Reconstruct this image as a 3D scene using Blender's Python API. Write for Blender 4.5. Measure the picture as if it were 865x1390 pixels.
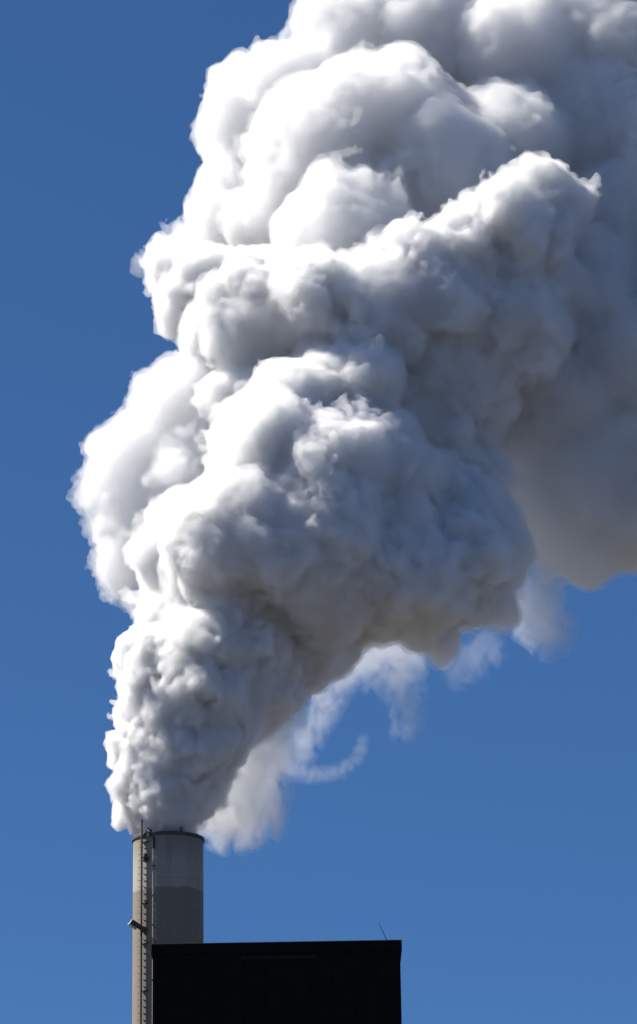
import bpy, bmesh, math, random, time
import numpy as np
import openvdb
from mathutils import Vector, Matrix

T0 = time.time()
C = bpy.context.scene
COL = C.collection
for _o in list(bpy.data.objects):
    bpy.data.objects.remove(_o)

# ------------------------------------------------------------------ camera
PITCH, ROLL = math.radians(18.8), math.radians(-0.8)
F_PX, CX, CY = 4286.0, 432.5, 695.0
cam_d = bpy.data.cameras.new('camera')
cam = bpy.data.objects.new('camera', cam_d)
COL.objects.link(cam)
cam_d.sensor_fit = 'VERTICAL'
cam_d.sensor_height = 36.0
cam_d.lens = F_PX / 1390.0 * 36.0
cam_d.clip_start, cam_d.clip_end = 0.5, 30000.0
EYE = Vector((0, 0, 1.7))
cam.matrix_world = (Matrix.Translation(EYE) @ Matrix.Rotation(math.pi / 2 + PITCH, 4, 'X')
                    @ Matrix.Rotation(ROLL, 4, 'Z'))
C.camera = cam
_M = cam.matrix_world.to_3x3()
RIGHT, UP, FWD = _M @ Vector((1, 0, 0)), _M @ Vector((0, 1, 0)), _M @ Vector((0, 0, -1))


def at(u, v, y):
    """The world point at distance y (along +Y) that the photograph shows at (u, v)."""
    d = FWD + RIGHT * ((u - CX) / F_PX) - UP * ((v - CY) / F_PX)
    return EYE + d * (y / d.y)


# ------------------------------------------------------------------ light
SUN_ELEV = math.radians(50)
SUN_AZ = math.radians(-75)          # measured from +Y (the view) to the right; negative = left
to_sun = Vector((math.sin(SUN_AZ) * math.cos(SUN_ELEV), math.cos(SUN_AZ) * math.cos(SUN_ELEV), math.sin(SUN_ELEV)))
W = bpy.data.worlds.new('World')
C.world = W
W.use_nodes = True
nt = W.node_tree
nt.nodes.clear()
sky = nt.nodes.new('ShaderNodeTexSky')
sky.sky_type = 'NISHITA'
sky.sun_disc = False
sky.sun_elevation = SUN_ELEV
sky.sun_rotation = SUN_AZ
sky.altitude = 2500
sky.air_density, sky.dust_density, sky.ozone_density = 0.8, 0.0, 4.0
bg = nt.nodes.new('ShaderNodeBackground')
bg.inputs['Strength'].default_value = 0.1
out = nt.nodes.new('ShaderNodeOutputWorld')
gam = nt.nodes.new('ShaderNodeGamma')               # the photograph's sky runs flatter from zenith to horizon
gam.inputs['Gamma'].default_value = 0.6
hue = nt.nodes.new('ShaderNodeMix')
hue.data_type, hue.blend_type = 'RGBA', 'MULTIPLY'
hue.inputs[0].default_value = 1.0
hue.inputs[7].default_value = (0.31, 0.60, 1.0, 1)
nt.links.new(sky.outputs[0], gam.inputs[0])
nt.links.new(gam.outputs[0], hue.inputs[6])
nt.links.new(hue.outputs[2], bg.inputs[0])
nt.links.new(bg.outputs[0], out.inputs[0])
sun_d = bpy.data.lights.new('sun', 'SUN')
sun_d.energy = 5.0
sun_d.angle = math.radians(0.5)
sun_d.color = (1.0, 0.95, 0.87)
sun = bpy.data.objects.new('sun', sun_d)
sun.rotation_euler = to_sun.to_track_quat('Z', 'Y').to_euler()
sun.location = (-60, 40, 90)
COL.objects.link(sun)
vs = C.view_settings
vs.view_transform, vs.look, vs.exposure, vs.gamma = 'Standard', 'None', 0.76, 1.0
vs.use_curve_mapping = False
C.cycles.use_denoising = True
C.cycles.adaptive_threshold = 0.02
C.cycles.max_bounces = 20
C.cycles.volume_bounces = 16
C.cycles.diffuse_bounces = 3
C.cycles.transparent_max_bounces = 24


# ------------------------------------------------------------------ helpers
def tag(o, label=None, cat=None, group=None, kind=None):
    for k, v in (('label', label), ('category', cat), ('group', group), ('kind', kind)):
        if v:
            o[k] = v
    return o


def empty(name, loc, **kw):
    o = bpy.data.objects.new(name, None)
    COL.objects.link(o)
    o.location = loc
    return tag(o, **kw)


def link(name, me, mat, parent=None, smooth=False):
    o = bpy.data.objects.new(name, me)
    COL.objects.link(o)
    if mat:
        me.materials.append(mat)
    if parent is not None:
        o.parent = parent
        o.matrix_parent_inverse = Matrix.Translation(-parent.location)
    if smooth:
        me.shade_smooth()
    return o


# ------------------------------------------------------------------ ground
def simple(name, col, rough=0.8, metal=0.0):
    m = bpy.data.materials.new(name)
    m.use_nodes = True
    b = m.node_tree.nodes['Principled BSDF']
    b.inputs['Base Color'].default_value = (*col, 1)
    b.inputs['Roughness'].default_value = rough
    b.inputs['Metallic'].default_value = metal
    return m


gm = bpy.data.meshes.new('ground')
R = 12000
gm.from_pydata([(-R, -R, 0), (R, -R, 0), (R, R, 0), (-R, R, 0)], [], [(0, 1, 2, 3)])
tag(link('ground', gm, simple('earth', (0.06, 0.054, 0.046), 0.95)), kind='structure')

# ------------------------------------------------------------------ mesh helpers
YC = 146.0                      # distance of the chimney
S = 0.035                       # metres per photograph pixel at that distance


class MB:
    """Collects shapes into one mesh."""

    def __init__(self):
        self.bm = bmesh.new()

    def box(self, c, size, rot=None, bevel=0.0):
        r = bmesh.ops.create_cube(self.bm, size=1.0)
        vs_ = r['verts']
        m = Matrix.Translation(c) @ (rot.to_4x4() if rot else Matrix()) @ Matrix.Diagonal((*size, 1))
        bmesh.ops.transform(self.bm, matrix=m, verts=vs_)
        if bevel:
            es = list({e for v in vs_ for e in v.link_edges})
            bmesh.ops.bevel(self.bm, geom=es, offset=bevel, segments=2, affect='EDGES', profile=0.5)
        return self

    def tube(self, pts, radii, n=10, cap=True):
        if not hasattr(radii, '__len__'):
            radii = [radii] * len(pts)
        rings = []
        pts = [Vector(p) for p in pts]
        for i, p in enumerate(pts):
            t = (pts[min(i + 1, len(pts) - 1)] - pts[max(i - 1, 0)]).normalized()
            ref = Vector((1, 0, 0)) if abs(t.x) < 0.9 else Vector((0, 1, 0))
            a = t.cross(ref).normalized()
            b = t.cross(a)
            rings.append([self.bm.verts.new(p + (a * math.cos(k * 2 * math.pi / n) + b * math.sin(k * 2 * math.pi / n)) * radii[i]) for k in range(n)])
        for r0, r1 in zip(rings, rings[1:]):
            for k in range(n):
                self.bm.faces.new((r0[k], r0[(k + 1) % n], r1[(k + 1) % n], r1[k]))
        if cap:
            self.bm.faces.new(rings[0][::-1])
            self.bm.faces.new(rings[-1])
        return self

    def lathe(self, prof, c, n=96, closed=True):
        rings = [[self.bm.verts.new((c[0] + r * math.cos(k * 2 * math.pi / n), c[1] + r * math.sin(k * 2 * math.pi / n), z)) for k in range(n)] for r, z in prof]
        pairs = list(zip(rings, rings[1:])) + ([(rings[-1], rings[0])] if closed else [])
        for r0, r1 in pairs:
            for k in range(n):
                self.bm.faces.new((r0[k], r0[(k + 1) % n], r1[(k + 1) % n], r1[k]))
        return self

    def torus(self, c, R_, r, axis_rot, n=20, m=8):
        rings = []
        for i in range(n):
            a = i * 2 * math.pi / n
            rings.append([self.bm.verts.new(Vector(c) + axis_rot @ Vector(((R_ + r * math.cos(b)) * math.cos(a), r * math.sin(b), (R_ + r * math.cos(b)) * math.sin(a)))) for b in (j * 2 * math.pi / m for j in range(m))])
        for i in range(n):
            r0, r1 = rings[i], rings[(i + 1) % n]
            for j in range(m):
                self.bm.faces.new((r0[j], r0[(j + 1) % m], r1[(j + 1) % m], r1[j]))
        return self

    def build(self, name, mat, parent=None, smooth=False, origin=None):
        bmesh.ops.recalc_face_normals(self.bm, faces=self.bm.faces)
        me = bpy.data.meshes.new(name)
        self.bm.to_mesh(me)
        self.bm.free()
        o = link(name, me, mat, parent)
        if smooth:
            me.shade_smooth()
            me.set_sharp_from_angle(angle=math.radians(35))
        return o


# ------------------------------------------------------------------ the chimney
_mid = at(228.5, 1200, YC)
CR = 47.8 * ((_mid - EYE).dot(FWD)) / F_PX          # radius of the shell
CX0 = _mid.x
Z_TOP = at(228.5, 1128, YC - CR).z
Z_BAND = at(228.5, 1203, YC - CR).z


def concrete():
    m = bpy.data.materials.new('weathered painted concrete')
    m.use_nodes = True
    n, l = m.node_tree.nodes, m.node_tree.links
    b = n['Principled BSDF']
    b.inputs['Roughness'].default_value = 0.85
    geo = n.new('ShaderNodeNewGeometry')
    sep = n.new('ShaderNodeSeparateXYZ')
    l.new(geo.outputs['Position'], sep.inputs[0])

    def math_(op, a, b_, clamp=False):
        k = n.new('ShaderNodeMath')
        k.operation = op
        k.use_clamp = clamp
        for i, x in enumerate((a, b_)):
            if isinstance(x, (int, float)):
                k.inputs[i].default_value = x
            else:
                l.new(x, k.inputs[i])
        return k.outputs[0]

    def tex(scale, sx, sy, sz, detail=4):
        mp = n.new('ShaderNodeMapping')
        mp.inputs['Scale'].default_value = (sx, sy, sz)
        l.new(geo.outputs['Position'], mp.inputs[0])
        t = n.new('ShaderNodeTexNoise')
        t.inputs['Scale'].default_value = scale
        t.inputs['Detail'].default_value = detail
        t.inputs['Roughness'].default_value = 0.65
        l.new(mp.outputs[0], t.inputs['Vector'])
        return t.outputs[0]

    def mix(fac, a, b_, mode='MIX'):
        k = n.new('ShaderNodeMix')
        k.data_type = 'RGBA'
        k.blend_type = mode
        for i, x in ((0, fac), (6, a), (7, b_)):
            if isinstance(x, tuple):
                k.inputs[i].default_value = x
            elif isinstance(x, (int, float)):
                k.inputs[i].default_value = x
            else:
                l.new(x, k.inputs[i])
        return k.outputs[2]

    edge = math_('ADD', sep.outputs[2], math_('MULTIPLY', math_('SUBTRACT', tex(1.6, 1, 1, 0.6), 0.5), 0.35))
    fac = math_('MULTIPLY', math_('SUBTRACT', edge, Z_BAND - 0.04), 12.0, True)
    base = mix(fac, (0.235, 0.198, 0.152, 1), (0.375, 0.345, 0.285, 1))
    streak = math_('MULTIPLY', math_('SUBTRACT', tex(2.2, 1, 1, 0.05, 6), 0.42), 3.0, True)
    base = mix(math_('MULTIPLY', streak, 0.5), base, (0.17, 0.135, 0.105, 1))
    rust = math_('MULTIPLY', math_('SUBTRACT', tex(3.2, 1, 1, 0.35, 5), 0.6), 5.0, True)
    base = mix(math_('MULTIPLY', rust, 0.45), base, (0.24, 0.12, 0.06, 1))
    pale = math_('MULTIPLY', math_('SUBTRACT', tex(5.5, 1, 1, 0.5, 5), 0.6), 4.0, True)
    base = mix(math_('MULTIPLY', pale, 0.35), base, (0.5, 0.46, 0.4, 1))
    # soot below the rim, rain streaks down the shell, faint pour joints
    soot = math_('MULTIPLY', math_('ADD', math_('SUBTRACT', sep.outputs[2], Z_TOP - 1.5), math_('MULTIPLY', math_('SUBTRACT', tex(4, 1, 1, 0.08, 6), 0.5), 3.0)), 0.75, True)
    base = mix(math_('MULTIPLY', soot, 0.55), base, (0.13, 0.12, 0.11, 1))
    joint = math_('LESS_THAN', math_('FRACT', math_('MULTIPLY', math_('ADD', sep.outputs[2], 0.35), 1 / 1.45), 0.0), 0.022)
    base = mix(math_('MULTIPLY', joint, 0.3), base, (0.1, 0.09, 0.08, 1))
    l.new(base, b.inputs['Base Color'])
    bp = n.new('ShaderNodeBump')
    bp.inputs['Strength'].default_value = 0.35
    bp.inputs['Distance'].default_value = 0.02
    l.new(tex(9, 1, 1, 0.6, 8), bp.inputs['Height'])
    l.new(bp.outputs[0], b.inputs['Normal'])
    return m


def rough_metal(name, c0, c1, rough=0.6, scale=6.0):
    m = simple(name, c0, rough)
    n, l = m.node_tree.nodes, m.node_tree.links
    b = n['Principled BSDF']
    tc = n.new('ShaderNodeNewGeometry')
    t = n.new('ShaderNodeTexNoise')
    t.inputs['Scale'].default_value = scale
    t.inputs['Detail'].default_value = 6
    l.new(tc.outputs['Position'], t.inputs['Vector'])
    r = n.new('ShaderNodeValToRGB')
    r.color_ramp.elements[0].position, r.color_ramp.elements[1].position = 0.35, 0.68
    r.color_ramp.elements[0].color, r.color_ramp.elements[1].color = (*c0, 1), (*c1, 1)
    l.new(t.outputs[0], r.inputs[0])
    l.new(r.outputs[0], b.inputs['Base Color'])
    return m


M_CONC = concrete()
M_RIM = rough_metal('dark rusted steel', (0.05, 0.047, 0.045), (0.10, 0.075, 0.055), 0.7)
M_DARK = rough_metal('dark painted steel', (0.035, 0.033, 0.035), (0.07, 0.06, 0.052), 0.6)
M_PALE = rough_metal('galvanised conduit', (0.5, 0.47, 0.43), (0.36, 0.32, 0.27), 0.5)
M_LIT_FACE = rough_metal('pale sunlit face', (0.62, 0.56, 0.36), (0.46, 0.45, 0.32), 0.5)  # sunlight on the housing's lower left faces, put into a pale colour

chim = empty('chimney', (CX0, YC, 0), label='round concrete chimney with pale band above tan, steam pouring from its rim', cat='chimney')
cx, cy = CX0, YC
MB().lathe([(CR, 0), (CR, Z_TOP - 12), (CR, Z_TOP - 0.16), (CR - 0.2, Z_TOP - 0.16), (CR - 0.2, 0)], (cx, cy), 128).build('shell', M_CONC, chim, True)
MB().lathe([(CR - 0.2, Z_TOP - 0.16), (CR + 0.045, Z_TOP - 0.16), (CR + 0.06, Z_TOP - 0.14), (CR + 0.06, Z_TOP - 0.02), (CR + 0.045, Z_TOP), (CR - 0.2, Z_TOP)], (cx, cy), 128).build('rim', M_RIM, chim, True)


def on_shell(u, off=0.0):
    """The x, y of the point on the near side of the shell (off metres proud of it) that shows at column u."""
    k = (u - 228.5) / 47.8
    a = math.asin(max(-1, min(1, k)))
    return Vector((cx + (CR + off) * math.sin(a), cy - (CR + off) * math.cos(a), 0)), a


def z_at(u, v, p):
    return at(u, v, p.y).z


# ladder: one spine with rungs to both sides
p, a = on_shell(197.0, 0.13)
rotz = Matrix.Rotation(a, 3, 'Z')
out_ = Vector((math.sin(a), -math.cos(a), 0))
side = Vector((math.cos(a), math.sin(a), 0))
lx = p.copy()
zt, zb = z_at(197, 1112, p), z_at(197, 1425, p)
lad = MB().box(Vector((lx.x, lx.y, (zt + zb) / 2)), (0.065, 0.08, zt - zb), rotz, 0.006).build('ladder', M_DARK, chim)
z, k = zt - 0.10, 0
rung0 = None
while z > zb:
    c = Vector((lx.x, lx.y, z)) + out_ * 0.005 - side * 0.02
    if rung0 is None:
        rung0 = MB().tube([side * -0.20, side * 0.0, side * 0.17], 0.017, 8).build('rung', M_DARK, lad)
        o = rung0
    else:
        o = rung0.copy()
        COL.objects.link(o)
    o.parent = lad
    o.matrix_parent_inverse = Matrix()
    o.location = c
    z -= 0.31
for v in (1143, 1164, 1226, 1281, 1345, 1400):
    z = z_at(197, v, p)
    c = Vector((lx.x, lx.y, z))
    f = MB()
    f.box(c - out_ * 0.08, (0.05, 0.14, 0.05), rotz)
    f.box(c - out_ * 0.115 + side * 0.14, (0.34, 0.03, 0.07), rotz)
    f.build('bracket', M_DARK, lad).matrix_parent_inverse = Matrix()

# pale conduit with a dark sleeve at its top
p, a = on_shell(211.2, 0.05)
c0, c1 = Vector((p.x, p.y, z_at(211, 1139, p))), Vector((p.x, p.y, z_at(211, 1425, p)))
con = MB().tube([c1, c0], 0.034, 10).build('conduit', M_PALE, chim, True)
s0, s1 = Vector((p.x, p.y, z_at(211, 1136, p))), Vector((p.x, p.y, z_at(211, 1151, p)))
sl = MB().tube([s1, s1 + Vector((0, 0, 0.04)), s0, s0 + Vector((0, 0, 0.03))], [0.05, 0.062, 0.062, 0.04], 12).build('sleeve', M_DARK, con, True)
sl.matrix_parent_inverse = Matrix()
for v in (1175, 1215, 1255, 1330):
    z = z_at(211, v, p)
    r_ = Matrix.Rotation(a, 3, 'Z')
    MB().box(Vector((p.x, p.y, z)), (0.13, 0.085, 0.045), r_).build('clip', M_DARK, con).matrix_parent_inverse = Matrix()

# fitting clamped over the rim between ladder and conduit
p, a = on_shell(204.5, 0.0)
r_ = Matrix.Rotation(a, 3, 'Z')
o_ = Vector((math.sin(a), -math.cos(a), 0))
sd = Vector((math.cos(a), math.sin(a), 0))
q = Vector((p.x, p.y, Z_TOP))
f = MB()
f.box(q + Vector((0, 0, 0.06)) + o_ * 0.02, (0.22, 0.26, 0.12), r_, 0.015)
f.box(q + Vector((0, 0, 0.16)) - sd * 0.05, (0.07, 0.09, 0.12), r_)
f.box(q + Vector((0, 0, -0.10)) + o_ * 0.10 + sd * 0.03, (0.13, 0.07, 0.26), r_, 0.01)
f.tube([q + o_ * 0.14 + Vector((0, 0, 0.05)), q + o_ * 0.17 + sd * 0.16 + Vector((0, 0, -0.03)), q + o_ * 0.12 + sd * 0.30 + Vector((0, 0, -0.12))], 0.025, 8)
f.build('rim_clamp', M_DARK, chim)

# lifting lug: a short post with a ring
p, a = on_shell(249.0, -0.08)
q = Vector((p.x, p.y, Z_TOP))
lug = MB().tube([q, q + Vector((0, 0, 0.05))], [0.075, 0.06], 12).box(q + Vector((0, 0, 0.06)), (0.05, 0.09, 0.06)).build('lifting_lug', M_DARK, chim)
MB().torus(q + Vector((0, 0, 0.155)), 0.072, 0.026, Matrix.Rotation(0.3, 3, 'Z')).build('ring', M_DARK, lug, True).matrix_parent_inverse = Matrix()

# small lamp on a bent arm beside the ladder
p, a = on_shell(203.0, 0.0)
r_ = Matrix.Rotation(a, 3, 'Z')
o_ = Vector((math.sin(a), -math.cos(a), 0))
sd = Vector((math.cos(a), math.sin(a), 0))
q = Vector((p.x, p.y, z_at(203, 1166, p)))
f = MB()
f.box(q + o_ * 0.03, (0.16, 0.05, 0.24), r_)
f.tube([q + o_ * 0.04 + Vector((0, 0, -0.08)), q + o_ * 0.20 + Vector((0, 0, -0.10)) + sd * 0.06, q + o_ * 0.25 + Vector((0, 0, -0.14)) + sd * 0.16], 0.022, 8)
arm = f.build('lamp_arm', M_DARK, chim)
q2 = q + o_ * 0.22 + Vector((0, 0, 0.08))
tilt = Matrix.Rotation(a, 3, 'Z') @ Matrix.Rotation(-0.5, 3, 'Y')
MB().tube([q2 - sd * 0.02 + Vector((0, 0, -0.11)), q2 + Vector((0, 0, -0.02)), q2 + sd * 0.01 + Vector((0, 0, 0.13)), q2 + sd * 0.01 + Vector((0, 0, 0.17))], [0.10, 0.11, 0.085, 0.03], 12).build('lamp_body', M_DARK, arm, True).matrix_parent_inverse = Matrix()
MB().box(q2 + Vector((0, 0, -0.17)) - sd * 0.03, (0.17, 0.15, 0.06), tilt).build('lamp_visor', M_DARK, arm).matrix_parent_inverse = Matrix()

# long floodlight housing, tilted, standing out to the left of the ladder
yb = on_shell(193, 0.42)[0].y
A_, B_ = at(178.5, 1250.5, yb - 0.15), at(205.5, 1268.5, yb + 0.15)
ax = (B_ - A_).normalized()
n_ = Vector((0, -1, -0.25)).normalized()
n_ = (n_ - ax * n_.dot(ax)).normalized()
w_ = n_.cross(ax).normalized()
Rm = Matrix((ax, w_, n_)).transposed()
L = (B_ - A_).length
hs = MB().box((A_ + B_) / 2, (L, 0.225, 0.20), Rm, 0.018).build('floodlight_housing', M_DARK, chim)
dn = w_ if w_.z < 0 else -w_
MB().box(A_ + ax * L * 0.235 + dn * 0.17 - ax * 0.09, (L * 0.40, 0.12, 0.21), Rm, 0.02).build('floodlight_lit_face', M_LIT_FACE, hs).matrix_parent_inverse = Matrix()  # sunlit lower face as a separate piece, its brightness in the colour
MB().box(A_ - ax * 0.012 + dn * 0.03, (0.02, 0.21, 0.19), Rm).build('end_cap', M_LIT_FACE, hs).matrix_parent_inverse = Matrix()  # end face, coloured pale for the sun on it
e_ = B_ - ax * 0.12
sp = on_shell(203, 0)[0]
MB().tube([e_, Vector((sp.x, sp.y, e_.z))], 0.035, 8).build('mounting_arm', M_DARK, hs).matrix_parent_inverse = Matrix()
e_ = A_ + ax * L * 0.55
sp = on_shell(193, 0)[0]
MB().tube([e_, Vector((sp.x, sp.y, e_.z))], 0.03, 8).build('mounting_arm', M_DARK, hs).matrix_parent_inverse = Matrix()

# ------------------------------------------------------------------ the dark building in front
YB = 104.0
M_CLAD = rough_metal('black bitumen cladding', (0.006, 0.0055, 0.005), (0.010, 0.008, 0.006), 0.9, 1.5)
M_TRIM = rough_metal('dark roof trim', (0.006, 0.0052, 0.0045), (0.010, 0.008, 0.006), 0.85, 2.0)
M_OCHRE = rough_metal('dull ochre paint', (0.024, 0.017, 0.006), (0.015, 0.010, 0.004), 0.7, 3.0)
tl, tr = at(205.0, 1281, YB), at(545.5, 1275.3, YB)
bl_ = Vector((tl.x, YB, 0))
bld = empty('building', ((tl.x + tr.x) / 2, YB, 0), label='flat roofed black building in shadow in front of the chimney foot', cat='building')
DEPTH = 14.0
f = MB()
top = [tl + Vector((0.06, 0.05, -0.34)), tr + Vector((-0.06, 0.05, -0.34))]
vs0 = [Vector((top[0].x, top[0].y, 0)), Vector((top[1].x, top[1].y, 0))]
bmv = [f.bm.verts.new(x) for x in (vs0[0], vs0[1], top[1], top[0])]
bmw = [f.bm.verts.new(x + Vector((0, DEPTH, 0))) for x in (vs0[0], vs0[1], top[1], top[0])]
f.bm.faces.new(bmv)
f.bm.faces.new(bmw[::-1])
for i in range(4):
    f.bm.faces.new((bmv[i], bmw[i], bmw[(i + 1) % 4], bmv[(i + 1) % 4]))
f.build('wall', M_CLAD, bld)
f = MB()                                                    # roof slab with an eaves trim
prof = [tl, tr, tr + Vector((0, 0, -0.36)), tl + Vector((0, 0, -0.36))]
bmv = [f.bm.verts.new(x) for x in prof]
bmw = [f.bm.verts.new(x + Vector((0, DEPTH, 0))) for x in prof]
f.bm.faces.new(bmv)
f.bm.faces.new(bmw[::-1])
for i in range(4):
    f.bm.faces.new((bmv[i], bmw[i], bmw[(i + 1) % 4], bmv[(i + 1) % 4]))
bmesh.ops.bevel(f.bm, geom=list(f.bm.edges), offset=0.02, segments=1, affect='EDGES')
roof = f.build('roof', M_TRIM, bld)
n_pan = 11
wp = (tr.x - tl.x - 0.2) / n_pan
zt0 = min(tl.z, tr.z) - 0.40
pan0 = None
for i in range(n_pan):
    if pan0 is None:
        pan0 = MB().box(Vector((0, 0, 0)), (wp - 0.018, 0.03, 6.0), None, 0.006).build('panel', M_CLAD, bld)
        o = pan0
    else:
        o = pan0.copy()
        COL.objects.link(o)
        o.parent = bld
    o.matrix_parent_inverse = Matrix.Translation(-bld.location)
    o.location = (tl.x + 0.1 + wp * (i + 0.5), YB + 0.033, zt0 - 3.0)
for m_ in (M_CLAD, M_TRIM, M_OCHRE):
    m_.node_tree.nodes['Principled BSDF'].inputs['Specular IOR Level'].default_value = 0.15
g0, g1 = at(328, 1297.5, YB - 0.05), at(430, 1296.5, YB - 0.05)
MB().box(Vector(((g0.x + g1.x) / 2, YB - 0.01, g0.z - 0.06)), (g1.x - g0.x, 0.05, 0.13), None, 0.01).build('strip', M_OCHRE, bld)

q0 = at(524.3, 1276, YB + 1.2)
q1 = at(519.5, 1264, YB + 1.2)
q2 = at(514.3, 1252.5, YB + 1.2)
zr = tr.z
ant = empty('antenna', (q0.x, q0.y, zr - 0.01), label='thin dark whip antenna leaning left on the black roof', cat='antenna')
MB().tube([Vector((q0.x, q0.y, zr - 0.02)), q0 + Vector((0, 0, 0.03)), q1, q2], [0.016, 0.014, 0.011, 0.006], 8).build('whip', M_DARK, ant, True)
MB().tube([Vector((q0.x, q0.y, zr - 0.02)), Vector((q0.x, q0.y, zr + 0.05))], [0.06, 0.045], 10).build('base', M_DARK, ant, True)

# ------------------------------------------------------------------ the steam plume
rng = np.random.default_rng(7)


def make_tile(n=96, cells=9, seed=3):
    r = np.random.default_rng(seed)
    g = (np.arange(n, dtype=np.float32) + 0.5) / n * cells
    X, Y, Z = np.meshgrid(g, g, g, indexing='ij')
    ci, cj, ck = X.astype(int), Y.astype(int), Z.astype(int)
    best = np.full(X.shape, -1.0, np.float32)
    for _ in range(2):
        pts = r.random((cells, cells, cells, 3)).astype(np.float32)
        rad = r.uniform(0.5, 1.2, (cells, cells, cells)).astype(np.float32)
        for i in (-1, 0, 1):
            for j in (-1, 0, 1):
                for k in (-1, 0, 1):
                    a, b, c = (ci + i) % cells, (cj + j) % cells, (ck + k) % cells
                    p, q = pts[a, b, c], rad[a, b, c]
                    d = (p[..., 0] + ci + i - X) ** 2 + (p[..., 1] + cj + j - Y) ** 2 + (p[..., 2] + ck + k - Z) ** 2
                    np.maximum(best, q - d / (0.65 * q), out=best)
    return np.clip(best, 0.15, 1.3) - 0.65, n, cells           # a dome over each cell, creases between


WT, WN, WC = make_tile()


def make_noise(n=64, k0=8.0):
    """Smooth periodic noise, about k0 waves across the tile, unit variance."""
    f = np.fft.fftfreq(n) * n
    K = np.sqrt(f[:, None, None] ** 2 + f[None, :, None] ** 2 + f[None, None, :] ** 2)
    F = np.fft.fftn(rng.standard_normal((n, n, n))) * np.exp(-((K - k0) / 2.5) ** 2)
    t = np.fft.ifftn(F).real
    return (t / t.std()).astype(np.float32), n, k0


NT, NN, NK = make_noise()


def tri(tile, q):
    """Periodic trilinear lookup; q in tile voxels, N x 3."""
    n = tile.shape[0]
    b = np.floor(q)
    f = (q - b).astype(np.float32)
    i = b.astype(np.int32) % n
    j = (i + 1) % n
    t = tile.ravel()
    fx, fy, fz = f[:, 0], f[:, 1], f[:, 2]
    x0, x1 = i[:, 0] * (n * n), j[:, 0] * (n * n)
    y0, y1, z0, z1 = i[:, 1] * n, j[:, 1] * n, i[:, 2], j[:, 2]
    ex = 1 - fx
    c00 = t[x0 + y0 + z0] * ex + t[x1 + y0 + z0] * fx
    c10 = t[x0 + y1 + z0] * ex + t[x1 + y1 + z0] * fx
    c01 = t[x0 + y0 + z1] * ex + t[x1 + y0 + z1] * fx
    c11 = t[x0 + y1 + z1] * ex + t[x1 + y1 + z1] * fx
    return (c00 * (1 - fy) + c10 * fy) * (1 - fz) + (c01 * (1 - fy) + c11 * fy) * fz


def rot(seed):
    r = np.random.default_rng(seed)
    q, _ = np.linalg.qr(r.standard_normal((3, 3)))
    return q.astype(np.float32)


def noise(P, lam, seed):
    return tri(NT, (P @ rot(seed)) / lam * (NN / NK) + seed * 3.7)


def fbm(P, lam, seed, n=4, gain=0.5):
    v, a = 0.0, 1.0
    for i in range(n):
        v = v + a * noise(P, lam / 2.03 ** i, seed + 7 * i)
        a *= gain
    return v


def bumps(P, lam, seed):
    return tri(WT, (P @ rot(seed)) / lam * (WN / WC) + seed * 17.3)


def sphere_field(blobs, vox, pad, r, child, blend):
    """Signed distance to a smooth union of spheres (u, v, r, w): photograph pixels, w the depth behind the chimney."""
    sph = []
    for (u, v, rad, w) in blobs:
        p = np.array(at(u, v, YC + w * S))
        R_ = rad * S * (YC + w * S) / YC
        sph.append((p, R_))
        n, k = child
        for _ in range(n):
            d = r.standard_normal(3)
            d /= np.linalg.norm(d)
            rc = R_ * k * r.uniform(0.5, 1.2)
            sph.append((p + d * (R_ - rc * r.uniform(0.5, 0.9)), rc))
    lo = np.min([p - q for p, q in sph], axis=0) - pad
    hi = np.max([p + q for p, q in sph], axis=0) + pad
    dims = np.ceil((hi - lo) / vox).astype(int) + 1
    D = np.full(dims, pad, np.float32)
    ax = [lo[i] + vox * np.arange(dims[i]) for i in range(3)]
    for p, q in sph:
        a = np.maximum(((p - q - pad - lo) / vox).astype(int), 0)
        b = np.minimum(((p + q + pad - lo) / vox).astype(int) + 2, dims)
        x = (ax[0][a[0]:b[0]] - p[0]).astype(np.float32)
        y = (ax[1][a[1]:b[1]] - p[1]).astype(np.float32)
        z = (ax[2][a[2]:b[2]] - p[2]).astype(np.float32)
        d = np.sqrt((x * x)[:, None, None] + (y * y)[None, :, None] + (z * z)[None, None, :]) - np.float32(q)
        V = D[a[0]:b[0], a[1]:b[1], a[2]:b[2]]
        bl = min(blend, q * 0.8)
        h = np.maximum(bl - np.abs(V - d), 0.0) / bl
        V[:] = np.minimum(V, d) - h * h * (bl * 0.25)
    return D, lo


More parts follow.
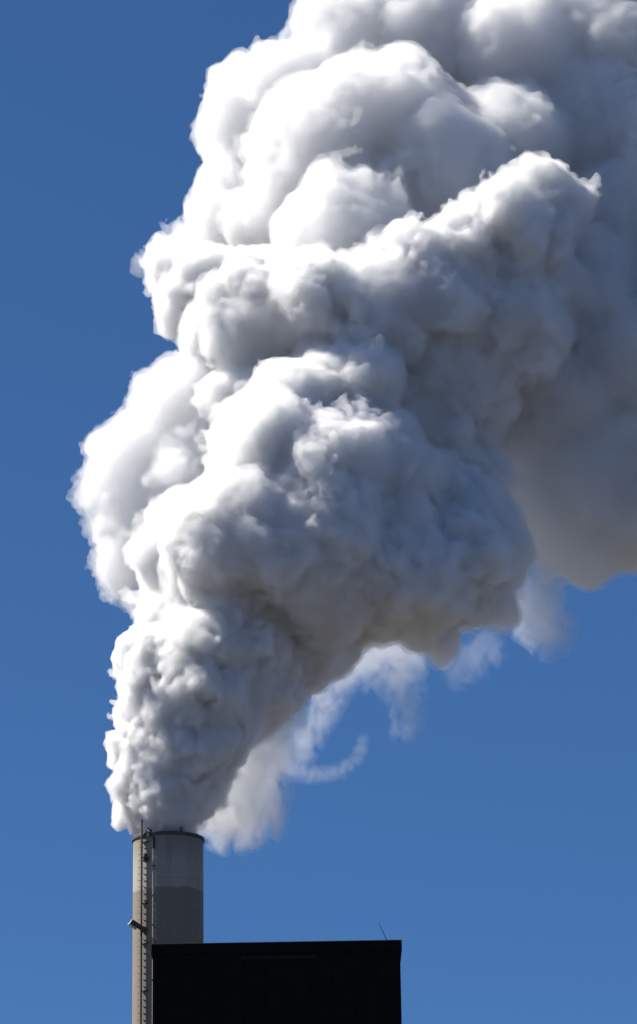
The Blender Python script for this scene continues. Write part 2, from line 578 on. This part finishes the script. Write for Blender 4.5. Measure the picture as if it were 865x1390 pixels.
def iso_mesh(name, D, lo, vox, iso):
    for k in range(3):                                          # close the surface at the edge of the grid
        for e in (0, -1):
            sl = [slice(None)] * 3
            sl[k] = e
            D[tuple(sl)] = np.maximum(D[tuple(sl)], iso + vox)
    g = openvdb.FloatGrid(float(D.max()))
    g.copyFromArray(D)
    g.transform = openvdb.createLinearTransform(voxelSize=vox)
    pts, quads = g.convertToQuads(iso)
    root = np.arange(len(pts))                                  # drop stray crumbs: join vertices along the quads' edges
    ea, eb = quads[:, [0, 1, 2]].ravel().astype(np.int64), quads[:, [1, 2, 3]].ravel().astype(np.int64)
    while True:
        ra, rb = root[ea], root[eb]
        m = ra != rb
        if not m.any():
            break
        np.minimum.at(root, np.maximum(ra, rb)[m], np.minimum(ra, rb)[m])
        while True:
            nr = root[root]
            if (nr == root).all():
                break
            root = nr
    cnt = np.bincount(root, minlength=len(pts))
    keep = cnt[root] >= max(150, 0.01 * cnt.max())
    quads = quads[keep[quads[:, 0]]]
    new = np.cumsum(keep) - 1
    quads, pts = new[quads], pts[keep]
    pts = pts.astype(np.float64) + lo
    me = bpy.data.meshes.new(name)
    me.vertices.add(len(pts))
    me.vertices.foreach_set('co', pts.astype(np.float32).ravel())
    me.loops.add(quads.size)
    me.loops.foreach_set('vertex_index', quads.astype(np.int32).ravel())
    me.polygons.add(len(quads))
    me.polygons.foreach_set('loop_start', np.arange(0, quads.size, 4, dtype=np.int32))
    me.polygons.foreach_set('loop_total', np.full(len(quads), 4, np.int32))
    me.update(calc_edges=True)
    me.validate()
    print(name, D.shape, len(quads), 'quads', round(time.time() - T0, 1), 's')
    return me


def billow(label, blobs, octaves, vox, seed, mats, child=(10, 0.4), blend=14, swell=10, fringe=(5, 2.2), core=-2):
    """One billow: a dense core and round it a thin fringe of lighter steam.  octaves: (wavelength, amplitude) in photograph pixels."""
    r = np.random.default_rng(seed)
    amp = (sum(a for _, a in octaves) * 1.2 + swell) * S
    pad = amp + fringe[0] * S + 3 * vox
    D, lo = sphere_field(blobs, vox, pad, r, child, blend * S)
    idx = np.argwhere(np.abs(D) < pad)
    ii = (idx[:, 0], idx[:, 1], idx[:, 2])
    P = (lo + idx * vox).astype(np.float32)
    d = D[ii]
    l0 = octaves[0][0] * S
    warp = np.stack([fbm(P, l0 * 1.6, seed + 40 + 9 * i, 2) for i in range(3)], axis=1)
    d -= swell * S * 0.6 * np.clip(fbm(P, l0 * 2.5, seed + 70, 2), -1.3, 1.5)
    mask = np.clip(0.9 + 0.4 * noise(P, l0 * 2.2, seed + 50), 0.55, 1.5)
    for i, (lam, a) in enumerate(octaves):
        lm = lam * S
        h = bumps(P + warp * (0.22 * lm), lm, seed + i)
        d -= a * S * h * mask
    D[ii] = d
    o = tag(link('billow', iso_mesh('billow', D, lo, vox, core * S), mats[0], plume), label)
    near = np.abs(d) < (fringe[0] + fringe[1] * 2) * S * 1.5 + 2 * vox
    ii = tuple(x[near] for x in ii)
    Pn = P[near]
    D[ii] = d[near] - fringe[0] * S * 0.55 * np.clip(noise(Pn, l0 * 1.3, seed + 95), -1.4, 1.6) - fringe[1] * S * fbm(Pn, octaves[-1][0] * S * 2.0, seed + 90, 3, 0.6) * mask[near]
    f = link('fringe', iso_mesh('fringe', D, lo, vox, fringe[0] * S), mats[1], o)
    f.matrix_parent_inverse = Matrix()
    return o


def steam_mat(name, density, aniso, skin):
    m = bpy.data.materials.new(name)
    m.use_nodes = True
    n, l = m.node_tree.nodes, m.node_tree.links
    n.clear()
    o = n.new('ShaderNodeOutputMaterial')
    vsn = n.new('ShaderNodeVolumeScatter')
    vsn.inputs['Color'].default_value = (0.988, 0.9865, 0.984, 1)
    vsn.inputs['Density'].default_value = density
    vsn.inputs['Anisotropy'].default_value = aniso
    l.new(vsn.outputs[0], o.inputs['Volume'])
    if not skin:
        m.cycles.homogeneous_volume = True
        return m
    tr = n.new('ShaderNodeBsdfTransparent')
    df = n.new('ShaderNodeBsdfDiffuse')
    df.inputs['Color'].default_value = (0.9, 0.9, 0.9, 1)
    mx = n.new('ShaderNodeMixShader')
    mx.inputs[0].default_value = skin
    l.new(tr.outputs[0], mx.inputs[1])
    l.new(df.outputs[0], mx.inputs[2])
    l.new(mx.outputs[0], o.inputs['Surface'])
    m.cycles.homogeneous_volume = True
    return m


DENSE = (steam_mat('dense steam', 5.5, 0.3, 0.05), steam_mat('dense steam fringe', 1.8, 0.3, 0))
LOOSE = (steam_mat('billowing steam', 3.4, 0.3, 0.04), steam_mat('billowing steam fringe', 1.0, 0.3, 0))
SOFT = (steam_mat('soft steam', 1.2, 0.3, 0.03), steam_mat('soft steam fringe', 0.5, 0.3, 0))

plume = empty('steam_plume', at(229, 1130, YC), label='huge white and grey steam plume pouring out of the chimney and drifting right', cat='steam plume')

COLUMN = [(229, 1142, 34, 4), (226, 1114, 42, 8), (221, 1085, 55, 4), (245, 1070, 54, 0), (228, 1045, 68, 0), (258, 1040, 60, 0),
          (222, 1000, 63, 0), (262, 1000, 76, -8), (226, 955, 67, 0), (285, 950, 88, -14), (335, 955, 42, 10), (225, 905, 68, 0), (300, 895, 98, -14),
          (362, 920, 60, 5), (398, 885, 52, 10), (178, 1095, 15, 30), (166, 1114, 11, 34), (184, 1110, 14, 36)]
FRONT = [(235, 845, 58, 10), (320, 835, 100, -10), (420, 835, 82, 5), (235, 765, 55, 20), (330, 735, 105, -70), (430, 740, 118, -60), (520, 765, 110, 0),
         (600, 765, 92, 50), (635, 725, 78, 70), (640, 800, 58, 70), (580, 830, 45, 65), (603, 862, 28, 70), (245, 705, 48, 30),
         (360, 655, 85, -50), (440, 640, 98, -50), (520, 655, 85, -10), (580, 680, 58, 50), (405, 560, 75, -10), (475, 535, 72, 0), (485, 487, 42, 10),
         (372, 600, 74, -70), (340, 590, 52, 20), (320, 540, 46, 50), (430, 490, 38, 30), (685, 830, 20, 90), (180, 815, 14, 20)]
LEFT = [(240, 560, 70, 130), (190, 620, 60, 130), (157, 660, 46, 135), (174, 712, 52, 130), (170, 768, 46, 120), (240, 660, 70, 110), (138, 598, 22, 135), (270, 610, 40, 85), (240, 740, 60, 90)]
MIDDLE = [(278, 398, 64, 150), (236, 362, 40, 180), (240, 432, 32, 150), (350, 440, 88, 90), (420, 420, 85, 50), (300, 470, 52, 110), (520, 430, 90, 50), (600, 420, 90, 70),
          (560, 370, 70, 50), (640, 330, 62, 50), (700, 320, 80, 75), (680, 290, 45, 40), (738, 278, 66, 90), (700, 400, 90, 130), (695, 450, 74, 95), (620, 520, 90, 120),
          (620, 610, 55, 120), (655, 655, 38, 120), (560, 560, 70, 110), (700, 500, 80, 170)]
BACK = [(248, 346, 48, 340), (214, 357, 24, 345), (328, 290, 80, 340), (328, 182, 70, 340), (326, 116, 40, 340), (405, 130, 86, 310), (475, 62, 82, 330), (440, 220, 116, 235), (530, 165, 115, 235),
        (330, 245, 66, 335), (385, 300, 80, 265), (480, 320, 108, 150), (600, 235, 100, 185), (575, 70, 100, 330), (520, -30, 80, 350), (610, -40, 90, 380)]
FAR = [(700, 80, 100, 300), (820, 70, 105, 330), (690, 205, 102, 245), (800, 185, 112, 310), (860, 315, 122, 285),
       (780, 420, 120, 235), (870, 500, 130, 250), (760, 560, 110, 240), (820, 640, 108, 250), (755, 690, 78, 260), (880, 670, 95, 260), (795, 738, 52, 260), (862, 695, 75, 260), (796, 778, 24, 255), (742, 762, 26, 250), (950, 250, 140, 280), (960, 450, 150, 270), (950, 650, 120, 270), (950, 90, 120, 340), (900, -40, 120, 440), (690, -50, 110, 420), (790, -60, 120, 440), (620, 640, 60, 230)]

billow('tight knobbly column rising straight out of the chimney', COLUMN, [(38, 10), (20, 7.5), (10, 3.6)], 0.085, 11, DENSE, swell=6, fringe=(2.8, 1.3))
billow('nearest billow, white on its left crest and dark grey below right', FRONT, [(70, 14), (34, 12), (17, 6.5), (9, 3)], 0.115, 22, LOOSE)
billow('bright white lobe bulging out at the far left', LEFT, [(60, 12), (28, 9), (14, 5), (8, 2.6)], 0.11, 33, SOFT)
billow('middle billow topped by a bright cauliflower crest', MIDDLE, [(75, 14), (36, 12), (18, 6.5), (10, 3)], 0.125, 44, LOOSE)
billow('broad white billow at the upper left', BACK, [(85, 15), (44, 12), (22, 7.5), (12, 3.6)], 0.155, 55, SOFT, child=(14, 0.36))
billow('soft grey mass behind, running out at the right', FAR, [(95, 16), (48, 13), (25, 8.5), (14, 4)], 0.19, 66, SOFT, fringe=(6, 4), child=(12, 0.36))


def wisp(blobs, lam, amp, shells, density, vox, seed, stretch=(1, 1, 1), name='wisp'):
    """Thin torn steam: nested soft shells (offsets in photograph pixels), each adding a little density."""
    r = np.random.default_rng(seed)
    pad = (amp * 1.6 + max(shells)) * S + 3 * vox
    D, lo = sphere_field(blobs, vox, pad, r, (0, 0.4), 25 * S)
    idx = np.argwhere(np.abs(D) < pad * 1.6)
    ii = (idx[:, 0], idx[:, 1], idx[:, 2])
    P = (lo + idx * vox).astype(np.float32)
    w3 = np.stack([fbm(P, lam * S * 2, seed + 30 + 5 * i, 2) for i in range(3)], axis=1)
    Q = (P + w3 * (0.2 * lam * S)) * np.array(stretch, np.float32)
    D[ii] = D[ii] + amp * S * np.maximum(fbm(Q, lam * S, seed, 4, 0.6), -0.6)
    m = steam_mat('thin drifting steam', density, 0.3, 0)
    first = None
    for k, iso in enumerate(shells):
        me = iso_mesh(name, D.copy(), lo, vox, iso * S)
        o = link(name if first is None else 'wisp_core', me, m, plume if first is None else first)
        o['kind'] = 'stuff'                                     # torn shreds nobody could count
        if first is not None:
            o.matrix_parent_inverse = Matrix()
        else:
            first = o
    return first


wisp([(355, 1000, 36, 75), (338, 1045, 36, 75), (325, 1085, 36, 75), (350, 1080, 24, 80), (305, 1115, 24, 75), (335, 1110, 24, 78), (358, 1115, 13, 80), (378, 970, 24, 75), (290, 1100, 20, 65)],
     36, 11, (17, 12, 7, 2, -3, -8, -14), 0.19, 0.11, 71, (1.1, 1.1, 0.55))
wisp([(520, 880, 26, 200), (490, 893, 25, 200), (550, 895, 22, 200), (465, 915, 18, 200), (540, 925, 18, 200), (445, 945, 15, 200), (428, 975, 13, 200), (412, 1003, 12, 200), (400, 1025, 10, 200), (553, 955, 13, 200), (552, 985, 9, 200)],
     30, 10, (17, 13, 9, 5, 1, -3, -8), 0.055, 0.11, 72, (1.1, 1.1, 0.45))
wisp([(380, 1038, 6, 200), (395, 1047, 7, 200), (405, 1050, 7, 200), (415, 1051, 7, 200), (425, 1052, 7, 200), (435, 1051, 7, 200), (445, 1051, 6, 200), (455, 1049, 6, 200), (464, 1046, 6, 200), (472, 1042, 6, 200), (484, 1030, 5, 200), (490, 1018, 5, 200), (492, 1005, 4, 200)],
     22, 2.6, (7, 4.5, 2, -0.5), 0.085, 0.06, 73)
wisp([(725, 805, 30, 150), (735, 835, 28, 150), (746, 858, 22, 150), (756, 850, 14, 150), (710, 825, 22, 150)],
     34, 11, (16, 12, 8, 4, 0, -4, -9), 0.085, 0.12, 74, (1.1, 1.1, 0.55))
wisp([(660, 880, 14, 200), (640, 895, 13, 200), (625, 912, 10, 200)],
     30, 8, (17, 12, 7, 2), 0.03, 0.12, 76, (1.1, 1.1, 0.5))
print('plume done', round(time.time() - T0, 1), 's')
